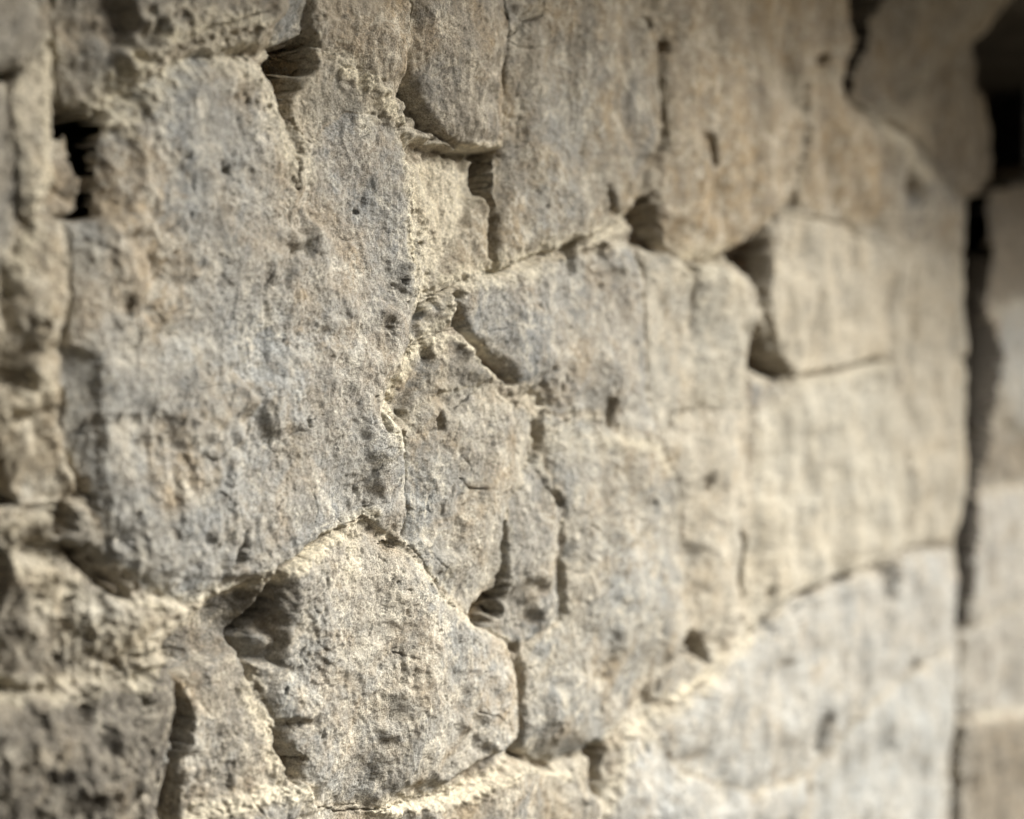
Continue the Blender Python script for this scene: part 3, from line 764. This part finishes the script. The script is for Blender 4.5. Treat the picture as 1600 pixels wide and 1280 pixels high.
for pl, width, depth in CRACKS:
    p = px2uv(pl)
    w = window(p, 0.02)
    if w is None:
        continue
    best = np.full(U[w].shape, 1e9)
    along = np.zeros(U[w].shape)
    n = len(p) - 1
    for i in range(n):
        d, t = seg_dist(WU[w], WV[w], p[i][0], p[i][1], p[i + 1][0], p[i + 1][1])
        m = d < best
        along = np.where(m, (i + t) / n, along)
        best = np.where(m, d, best)
    taper = np.clip(1.15 - np.abs(along * 2 - 1) ** 3, 0.2, 1) * (0.75 + 0.5 * perlin(U[w] * 120, V[w] * 120, 3))
    k = np.clip(1 - best / MPP[w] / (width * np.maximum(taper, 0.1)), 0, 1) ** 0.8
    CUT[w] = np.maximum(CUT[w], CUT[w] * 0.5 + k * depth / 1000.0)
pits = list(PITS)
for _ in range(210):
    x, y = RNG.uniform(-150, 1150), RNG.uniform(-150, 1430)
    r = 1.1 + RNG.rand() ** 3 * 2.2
    pits.append((x, y, r, r * RNG.uniform(1.0, 3.2), r * RNG.uniform(0.8, 1.8)))
for _ in range(90):                                   # clusters in the lime-rich places
    cx, cy = [(400, 140), (690, 370), (620, 620), (120, 980), (660, 900), (870, 600), (580, 850), (60, 560)][RNG.randint(8)]
    r = 1.3 + RNG.rand() ** 2 * 2.8
    pits.append((cx + RNG.randn() * 28, cy + RNG.randn() * 38, r, r * RNG.uniform(0.9, 2.0), r * RNG.uniform(1, 1.8)))
for x, y, rx, ry, depth in pits:
    p = px2uv([(x - rx, y - ry), (x + rx, y + ry)])
    w = window(p, 0.004)
    if w is None:
        continue
    dx, dy = (PX[w] - x) / rx, (PY[w] - y) / ry
    k = np.clip(1.2 - np.hypot(dx + dy * 0.8 * W1[w], dy) * (1 + 0.9 * perlin(U[w] * 420, V[w] * 420, 9)), 0, 1)
    CUT[w] = np.maximum(CUT[w], np.minimum(k * 1.4, 1) * depth / 1000.0 * 0.8)

# --- colour fields: lime, rust-tan, dark mineral with painted shade ------------------
C_CREAM = np.zeros_like(U)
C_TAN = np.zeros_like(U)
C_DARK = np.zeros_like(U)
ragged = fbm(U * 70, V * 70, 5, 91, 0.62)
for pl, width, amt in CREAM:
    p = px2uv(pl)
    w = window(p, 0.08)
    if w is None:
        continue
    best = np.full(U[w].shape, 1e9)
    for i in range(len(p) - 1):
        d, _ = seg_dist(WU[w], WV[w], p[i][0], p[i][1], p[i + 1][0], p[i + 1][1])
        best = np.minimum(best, d)
    k = np.clip(1.25 - best / MPP[w] / width + ragged[w] * 0.55, 0, 1) * amt
    C_CREAM[w] = np.maximum(C_CREAM[w], k)
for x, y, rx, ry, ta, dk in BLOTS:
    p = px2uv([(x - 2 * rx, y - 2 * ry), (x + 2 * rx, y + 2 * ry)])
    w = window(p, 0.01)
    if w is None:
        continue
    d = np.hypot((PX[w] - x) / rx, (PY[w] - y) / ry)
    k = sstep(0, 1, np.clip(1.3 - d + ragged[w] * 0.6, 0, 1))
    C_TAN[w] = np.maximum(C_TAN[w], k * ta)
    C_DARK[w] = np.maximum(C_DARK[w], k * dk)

FL = np.zeros_like(U)
for pl, width in FLUSH:
    p = px2uv(pl)
    w = window(p, 0.08)
    if w is None:
        continue
    best = np.full(U[w].shape, 1e9)
    for i in range(len(p) - 1):
        d, _ = seg_dist(WU[w], WV[w], p[i][0], p[i][1], p[i + 1][0], p[i + 1][1])
        best = np.minimum(best, d)
    FL[w] = np.maximum(FL[w], sstep(0, 1, np.clip(1.5 - best / MPP[w] / width + ragged[w] * 0.5, 0, 1)))
OP = np.zeros_like(U)
for pl, width, amt in OPEN:
    p = px2uv(pl)
    w = window(p, 0.08)
    if w is None:
        continue
    best = np.full(U[w].shape, 1e9)
    for i in range(len(p) - 1):
        d, _ = seg_dist(WU[w], WV[w], p[i][0], p[i][1], p[i + 1][0], p[i + 1][1])
        best = np.minimum(best, d)
    OP[w] = np.maximum(OP[w], amt * sstep(0, 1, np.clip(2.0 - best / MPP[w] / width, 0, 1)))
FL = np.maximum(FL, np.clip(0.85 + 0.5 * fbm(U * 15, V * 15, 2, 211), 0.2, 1)) * (1 - OP)
FACE = np.zeros_like(U)
for poly, amt, a, b in FACETS:
    p = px2uv(poly)
    w = window(p, 0.04)
    if w is None:
        continue
    m = sstep(-8, 9, poly_sdf(WU[w], WV[w], p) / MPP[w])
    (au, av), (bu, bv) = px2uv([a, b])
    L2 = (bu - au) ** 2 + (bv - av) ** 2
    t = ((U[w] - au) * (bu - au) + (V[w] - av) * (bv - av)) / L2
    FACE[w] += m * np.clip(t, 0, 1.25) * amt / 1000.0

C_PALE = np.zeros_like(U)
for x, y, rx, ry, am in BLOOM:
    p = px2uv([(x - 2 * rx, y - 2 * ry), (x + 2 * rx, y + 2 * ry)])
    w = window(p, 0.01)
    if w is None:
        continue
    d = np.hypot((PX[w] - x) / rx, (PY[w] - y) / ry)
    C_PALE[w] = np.maximum(C_PALE[w], am * sstep(0, 1, np.clip(1.2 - d + ragged[w] * 0.8, 0, 1)))

# --- relief shared by all stones -------------------------------------------------------
R_BROAD = fbm(U * 7, V * 6, 3, 21)
R_MID = fbm(U * 34 + W1 * 0.2, V * 22, 3, 33)
R_CLEFT = ridge(U * 20 + R_BROAD * 0.5, V * 13, 4, 47) - 1.0
R_FINE = fbm(U * 150, V * 110, 3, 71, 0.6)
R_GRAIN = fbm(U * 420, V * 330, 2, 83)
rough = 0.55 + 0.45 * sstep(-0.3, 0.5, fbm(U * 11, V * 9, 2, 101))
st = R_BROAD * 3.0 + R_MID * 0.9 + R_FINE * 0.12
LEDGE = (np.floor(st) + sstep(0.75, 1.0, st - np.floor(st))) - st      # split-face ledges
RELIEF = (R_BROAD * 0.009 + R_MID * 0.0013 * rough + R_CLEFT * 0.0005 * rough + R_FINE * 0.0013 * rough
          + R_GRAIN * 0.0005 + LEDGE * 0.0015)

CORNER = sstep(360, 160, PX) * sstep(760, 880, PY)
RELIEF = RELIEF * (1 + CORNER * 0.9) + CORNER * (R_MID * 0.005 + R_CLEFT * 0.001) + FACE
FARK = sstep(980, 1250, PX)
RELIEF = RELIEF + FARK * ((ridge(U * 4.5, V * 2.2, 3, 171) - 0.9) * 0.007 + fbm(U * 14, V * 7, 3, 181) * 0.005)
# --- which stone owns which place ---------------------------------------------------
ALL = [(st_, 'wall') for st_ in STONES] + [(st_, 'pier') for st_ in PIER]
best1 = np.full(U.shape, -60.0)
best2 = np.full(U.shape, -60.0)
OWN = np.full(U.shape, -1, np.int32)
PLANE = np.full(U.shape, -0.012)
PILLOW = np.ones_like(U)
ROUND = np.full(U.shape, 10.0)
T_CREAM = np.zeros_like(U)
T_TAN = np.zeros_like(U)
T_DARK = np.zeros_like(U)
T_PALE = np.zeros_like(U)
for k, ((poly, c, du, dv, rnd), grp) in enumerate(ALL):
    p = px2uv(poly)
    w = window(p, 0.07)
    d = poly_sdf(WU[w], WV[w], p) / MPP[w] + 2.0
    b1, b2 = best1[w], best2[w]
    win = d > b1
    best2[w] = np.maximum(b2, np.minimum(b1, d))
    best1[w] = np.maximum(b1, d)
    cu, cv = p.mean(0)
    uu, vv = U[w] - cu, V[w] - cv
    h = c / 1000.0 + du * 0.5 * uu + dv * 0.5 * vv
    h = h + perlin(uu * 10 + k, vv * 10, 500 + k) * 0.0035
    size = min(np.ptp(p[:, 0]), np.ptp(p[:, 1]))
    tint = TINT.get(k, (0, 0, 0))
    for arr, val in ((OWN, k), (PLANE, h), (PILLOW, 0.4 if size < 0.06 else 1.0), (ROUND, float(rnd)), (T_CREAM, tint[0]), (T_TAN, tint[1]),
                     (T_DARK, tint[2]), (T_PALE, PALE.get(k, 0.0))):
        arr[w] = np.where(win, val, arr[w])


def box_blur(a, r):
    for ax in (0, 1):
        pad = [(0, 0), (0, 0)]
        pad[ax] = (r + 1, r)
        cs = np.cumsum(np.pad(a, pad, mode='edge'), axis=ax)
        n = a.shape[ax]
        hi = np.take(cs, np.arange(2 * r + 1, 2 * r + 1 + n), axis=ax)
        lo = np.take(cs, np.arange(0, n), axis=ax)
        a = (hi - lo) / (2 * r + 1)
    return a


def blur2(a, r):
    return box_blur(box_blur(a, r), r)


# split-stone fracture planes: jittered cells, each with its own tilt
def fracture(size, tilt, seed):
    gx, gy = U / size + W1 * 0.25, V / size + W2 * 0.25
    ix, iy = np.floor(gx).astype(np.int64), np.floor(gy).astype(np.int64)
    bd = np.full(U.shape, 1e9)
    out = np.zeros_like(U)
    for ox in (-1, 0, 1):
        for oy in (-1, 0, 1):
            cx, cy = ix + ox, iy + oy
            h1 = _P[(_P[(cx + seed) & 4095] + cy) & 4095]
            jx = cx + (h1 % 64) / 64.0
            jy = cy + ((h1 // 64) % 64) / 64.0
            ddx, ddy = gx - jx, gy - jy
            dd = ddx * ddx + ddy * ddy * 0.55
            m = dd < bd
            bd = np.where(m, dd, bd)
            out = np.where(m, (ddx * _GX[h1] + ddy * _GY[h1]) * size * tilt, out)
    return out


FRACT = blur2(fracture(0.10, 0.12, 5), 3) + blur2(fracture(0.04, 0.10, 77), 2) * 0.22

# --- one continuous face: stones, joints, hollows ---------------------------------------
EDGE_N = fbm(U * 26, V * 26, 2, 131)
DJ = np.minimum(best1, (best1 - best2) * 0.5)            # px inside the owning stone
soft = np.clip(FL, 0, 1)
PL_S = blur2(PLANE, 8)
PL_H = blur2(PLANE, 1)
G = PL_H + (PL_S - PL_H) * soft + RELIEF + FRACT * (0.45 + 0.55 * rough) * (1 - 0.5 * CORNER)
rr = ROUND * 1.5 * np.clip(1.0 + EDGE_N * 0.9, 0.4, 2.2) * (1 + 0.7 * soft)
t = np.clip(1 - np.maximum(DJ, 0) / rr, 0, 1)
G = G - 0.0075 * np.clip(1.0 + EDGE_N * 1.3, 0.2, 2.2) * (1 - 0.72 * soft) * (1 - np.sqrt(np.clip(1 - t * t, 0, 1)))
G = G - 0.0062 * PILLOW * np.clip(1 - np.maximum(DJ, 0) / 85.0, 0, 1) ** 2.0 * np.clip(1 + 0.8 * R_BROAD, 0.3, 1.8) * (1 - 0.35 * soft)
# joint bottom and the lime smeared over it
HOLLOW_MASK = sstep(0.004, 0.02, CUT)
G = G - np.clip(-DJ, 0, 8) * 0.0010 * (1 - 0.8 * soft)
G = G - OP * 0.010 * np.clip(1 - np.abs(DJ) / 5.0, 0, 1)
smear = np.clip(1 - np.maximum(DJ, 0) / 12.0 + ragged * 0.6, 0, 1) * sstep(-0.35, 0.5, EDGE_N + C_CREAM * 0.8) * (1 - OP)
smear = np.maximum(smear, C_CREAM * 0.6)
FIBRE = ridge(U * 75 + W1 * 1.2, V * 75 + W2 * 1.2, 3, 261) - 0.9
G = G + C_CREAM * (0.0016 + 0.0016 * FIBRE) * (1 - HOLLOW_MASK)
G = G + smear * (0.0016 + 0.0022 * fbm(U * 95, V * 95, 3, 151) + 0.0008 * R_FINE)
G = G - CUT * (1 - 0.85 * ((OWN == 6) | (OWN == 7)))
deep = np.clip(CUT, 0, 0.05) * (CUT < 0.06)
GX_ = U + deep * 0.30 * fbm(U * 110, V * 110, 3, 231)
GZ_ = V + deep * 0.30 * fbm(U * 110, V * 110, 3, 241)
HOLLOW_SHADE = sstep(0.012, 0.03, CUT)  # brown put into the hollows' colour to deepen their shade
COLS = [np.clip(np.maximum(np.maximum(C_CREAM, smear * 0.5), blur2(T_CREAM, 3) * (0.8 + 0.4 * ragged)), 0, 1) * (1 - 0.85 * HOLLOW_SHADE),
        np.clip(np.maximum(np.maximum(C_TAN, blur2(T_TAN, 4)), HOLLOW_SHADE), 0, 1),
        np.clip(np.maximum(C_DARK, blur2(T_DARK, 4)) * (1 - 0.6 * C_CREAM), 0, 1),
        np.clip(np.maximum(blur2(T_PALE, 6) * (1 + 0.5 * ragged), C_PALE), 0, 1)]
LAB = np.where(DJ < 1.5 + ragged * 2.5, 1000 + (PX > 1514), OWN)
LAB = np.where(OWN < 0, 1000 + (PX > 1514), LAB)
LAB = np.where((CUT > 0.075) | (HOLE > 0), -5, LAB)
LAB = np.where(((OWN == 6) | (OWN == 7)) & (DJ > 0), OWN, LAB)[:-1, :-1]

# ----------------------------------------------------------------------------
# setting
# ----------------------------------------------------------------------------
gr = bpy.data.meshes.new("ground")
gr.from_pydata([(-60, -60, 0), (60, -60, 0), (60, 60, 0), (-60, 60, 0)], [], [(0, 1, 2, 3)])
ground = link("ground", gr, MAT_EARTH)
ground["kind"] = "structure"


def thing(name, label, cat, loc):
    o = bpy.data.objects.new(name, None)
    scene.collection.objects.link(o)
    o.location = loc
    o["label"] = label
    o["category"] = cat
    return o


wall = thing("stone_wall", "rough grey rubble wall with cream lime mortar filling most of the picture", "wall", (0, 0, 0))
pier = thing("stone_pier", "blurred stone pier past the dark vertical gap at the right edge", "pier", (0, 0, 0))

GX0 = ucol[-1]
jend = ucol[np.searchsorted(xs, 1512)]

# ----------------------------------------------------------------------------
# stones and the mortar between them
# ----------------------------------------------------------------------------
STONE_LABELS = {0: "largest stone, pale grey with whitish bloom and tan stains", 12: "grey rounded stone below the largest one",
                10: "rough stone in the bottom left corner, tinted dark as shade", 26: "cream lime-covered facet right of the largest stone",
                43: "long pale blurred stone at the lower right"}


def patch(name, lab, mat, parent):
    m = LAB == lab
    ii, jj = np.nonzero(m)
    if not len(ii):
        return None
    a, b, c, d = ii.min(), ii.max() + 2, jj.min(), jj.max() + 2
    w = (slice(a, b), slice(c, d))
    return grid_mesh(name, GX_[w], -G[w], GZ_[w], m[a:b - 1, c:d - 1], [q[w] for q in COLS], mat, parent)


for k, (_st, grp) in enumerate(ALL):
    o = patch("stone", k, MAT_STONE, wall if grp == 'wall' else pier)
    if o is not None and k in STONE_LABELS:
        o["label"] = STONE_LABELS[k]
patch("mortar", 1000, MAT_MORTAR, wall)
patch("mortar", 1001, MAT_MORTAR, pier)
# the same wall going on round the part in view: coarser stones on a mortar backing
d0, d1 = dcol[0], dcol[np.searchsorted(xs, 1500)]
u0, u1 = ucol[0], ucol[np.searchsorted(xs, 1500)]
QB, QT = qrow[0], qrow[-1]


def sheet(name, pts, y, mat, parent):
    me = bpy.data.meshes.new(name)
    me.from_pydata([(a, y, b) for a, b in pts], [], [tuple(range(len(pts)))])
    return link(name, me, mat, parent)


sheet("mortar", [(-2.4, 0), (u0 + 0.005, 0), (u0 + 0.005, 2.36), (-2.4, 2.36)], 0.03, MAT_MORTAR, wall)
sheet("mortar", [(u0, 0), (u1, 0), (u1, EYE + QB * d1 + 0.01), (u0, EYE + QB * d0 + 0.01)], 0.03, MAT_MORTAR, wall)
sheet("mortar", [(u0, EYE + QT * d0 - 0.01), (u1, EYE + QT * d1 - 0.01), (u1, 2.36), (u0, 2.36)], 0.03, MAT_MORTAR, wall)
v = 0.0
while v < 2.3:
    hh = min(RNG.uniform(0.2, 0.36), 2.35 - v)
    if hh < 0.08:
        break
    u = -2.4 + RNG.uniform(-0.2, 0)
    while u < 2.3:
        ww = RNG.uniform(0.22, 0.5)
        cu, cv = u + ww / 2, v + hh / 2
        dd = cu * c_ + DIST * s_
        q = (cv - EYE) / dd
        inside = cu > u0 - 0.04 and QB - 0.06 < q < QT + 0.06
        if not inside and cv + hh / 2 < 2.36:
            n = 26
            gu, gv = np.meshgrid(np.linspace(-0.5, 0.5, n), np.linspace(-0.5, 0.5, n))
            au, av = cu + gu * (ww - 0.012), cv + gv * (hh - 0.012)
            wob = fbm(au * 9, av * 9, 3, 19) * 0.018
            edge = np.minimum((0.5 - np.abs(gu)) * ww, (0.5 - np.abs(gv)) * hh)
            corner = np.clip(np.hypot(np.maximum(np.abs(gu) * ww - (ww / 2 - 0.05), 0), np.maximum(np.abs(gv) * hh - (hh / 2 - 0.05), 0)) - 0.05, 0, 1)
            hgt = -0.012 + RNG.uniform(-0.012, 0.008) + fbm(au * 7, av * 6, 3, 21) * 0.009 + fbm(au * 40, av * 30, 2, 33) * 0.002
            hgt = hgt - 0.03 * np.clip(1 - edge / 0.03, 0, 1) ** 2 - corner * 2.0
            z = np.zeros((n, n))
            grid_mesh("stone", au + wob * (edge > 0.004), -hgt, av + wob * 0.5, np.ones((n - 1, n - 1), bool),
                      [z, z + 0.2 * RNG.rand(), z + 0.3 * RNG.rand(), z], MAT_STONE, wall)
        u += ww
    v += hh
# rubble core behind the facing, and the dark room beyond the opening
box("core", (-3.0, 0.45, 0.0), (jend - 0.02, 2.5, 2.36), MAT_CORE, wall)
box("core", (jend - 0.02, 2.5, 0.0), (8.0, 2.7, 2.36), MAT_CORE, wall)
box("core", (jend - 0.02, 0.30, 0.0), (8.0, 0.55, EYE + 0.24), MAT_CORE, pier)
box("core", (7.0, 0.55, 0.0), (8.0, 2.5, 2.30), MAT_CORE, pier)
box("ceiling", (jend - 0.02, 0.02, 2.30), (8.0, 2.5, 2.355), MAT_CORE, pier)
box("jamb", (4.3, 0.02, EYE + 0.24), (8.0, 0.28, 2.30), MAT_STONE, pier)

def block(name, lo, hi, mat, parent, bev=0.012):
    """a roughly squared stone block with worn arrises"""
    bm = bmesh.new()
    bmesh.ops.create_cube(bm, size=1.0)
    for q in bm.verts:
        q.co = [lo[a] + (q.co[a] + 0.5) * (hi[a] - lo[a]) + RNG.uniform(-0.006, 0.006) for a in range(3)]
    bmesh.ops.bevel(bm, geom=bm.edges[:], offset=bev, segments=2, affect='EDGES', profile=0.6)
    me = bpy.data.meshes.new(name)
    bm.to_mesh(me)
    bm.free()
    return link(name, me, mat, parent)


blocker = thing("top_shade_blocker", "unseen added stone eave shading the top of the wall", "blocker", (0, 0, 0))  # unseen overhang, added to darken the top and upper right
u = -3.0
while u < 7.9:
    L = RNG.uniform(0.6, 1.0)
    block("slab", (u, -0.72 + RNG.uniform(-0.02, 0.02), 2.37), (min(u + L, 8.0) - 0.004, 2.7, 2.50 + RNG.uniform(0, 0.02)), MAT_STONE, blocker)
    u += L
block("slab", (2.86, -0.95, 2.225), (8.0, 0.010, 2.350), MAT_CORE, blocker)  # low dark slab, added to shade the upper right corner
facing = thing("left_shade_wall", "unseen rough stone wall added to shade the left", "wall", (0, 0, 0))  # unseen wall, added to cut sky and sun from the left
box("core", (-7.96, -2.2, 0.0), (1.40, -1.75, 2.96), MAT_CORE, facing)
z = 0.0
while z < 2.98:
    hh = min(RNG.uniform(0.28, 0.42), 3.0 - z)
    u = -8.0
    while u < 1.44:
        L = RNG.uniform(0.4, 0.9)
        e = 1.45 if u + L > 1.25 else u + L
        block("stone", (u + 0.006, -2.2, z + 0.006), (e - 0.006, -1.70 + RNG.uniform(-0.02, 0.02), z + hh - 0.006), MAT_STONE, facing, 0.02)
        u = e
    z += hh
print("tris", sum(len(m.polygons) for m in bpy.data.meshes) * 2)
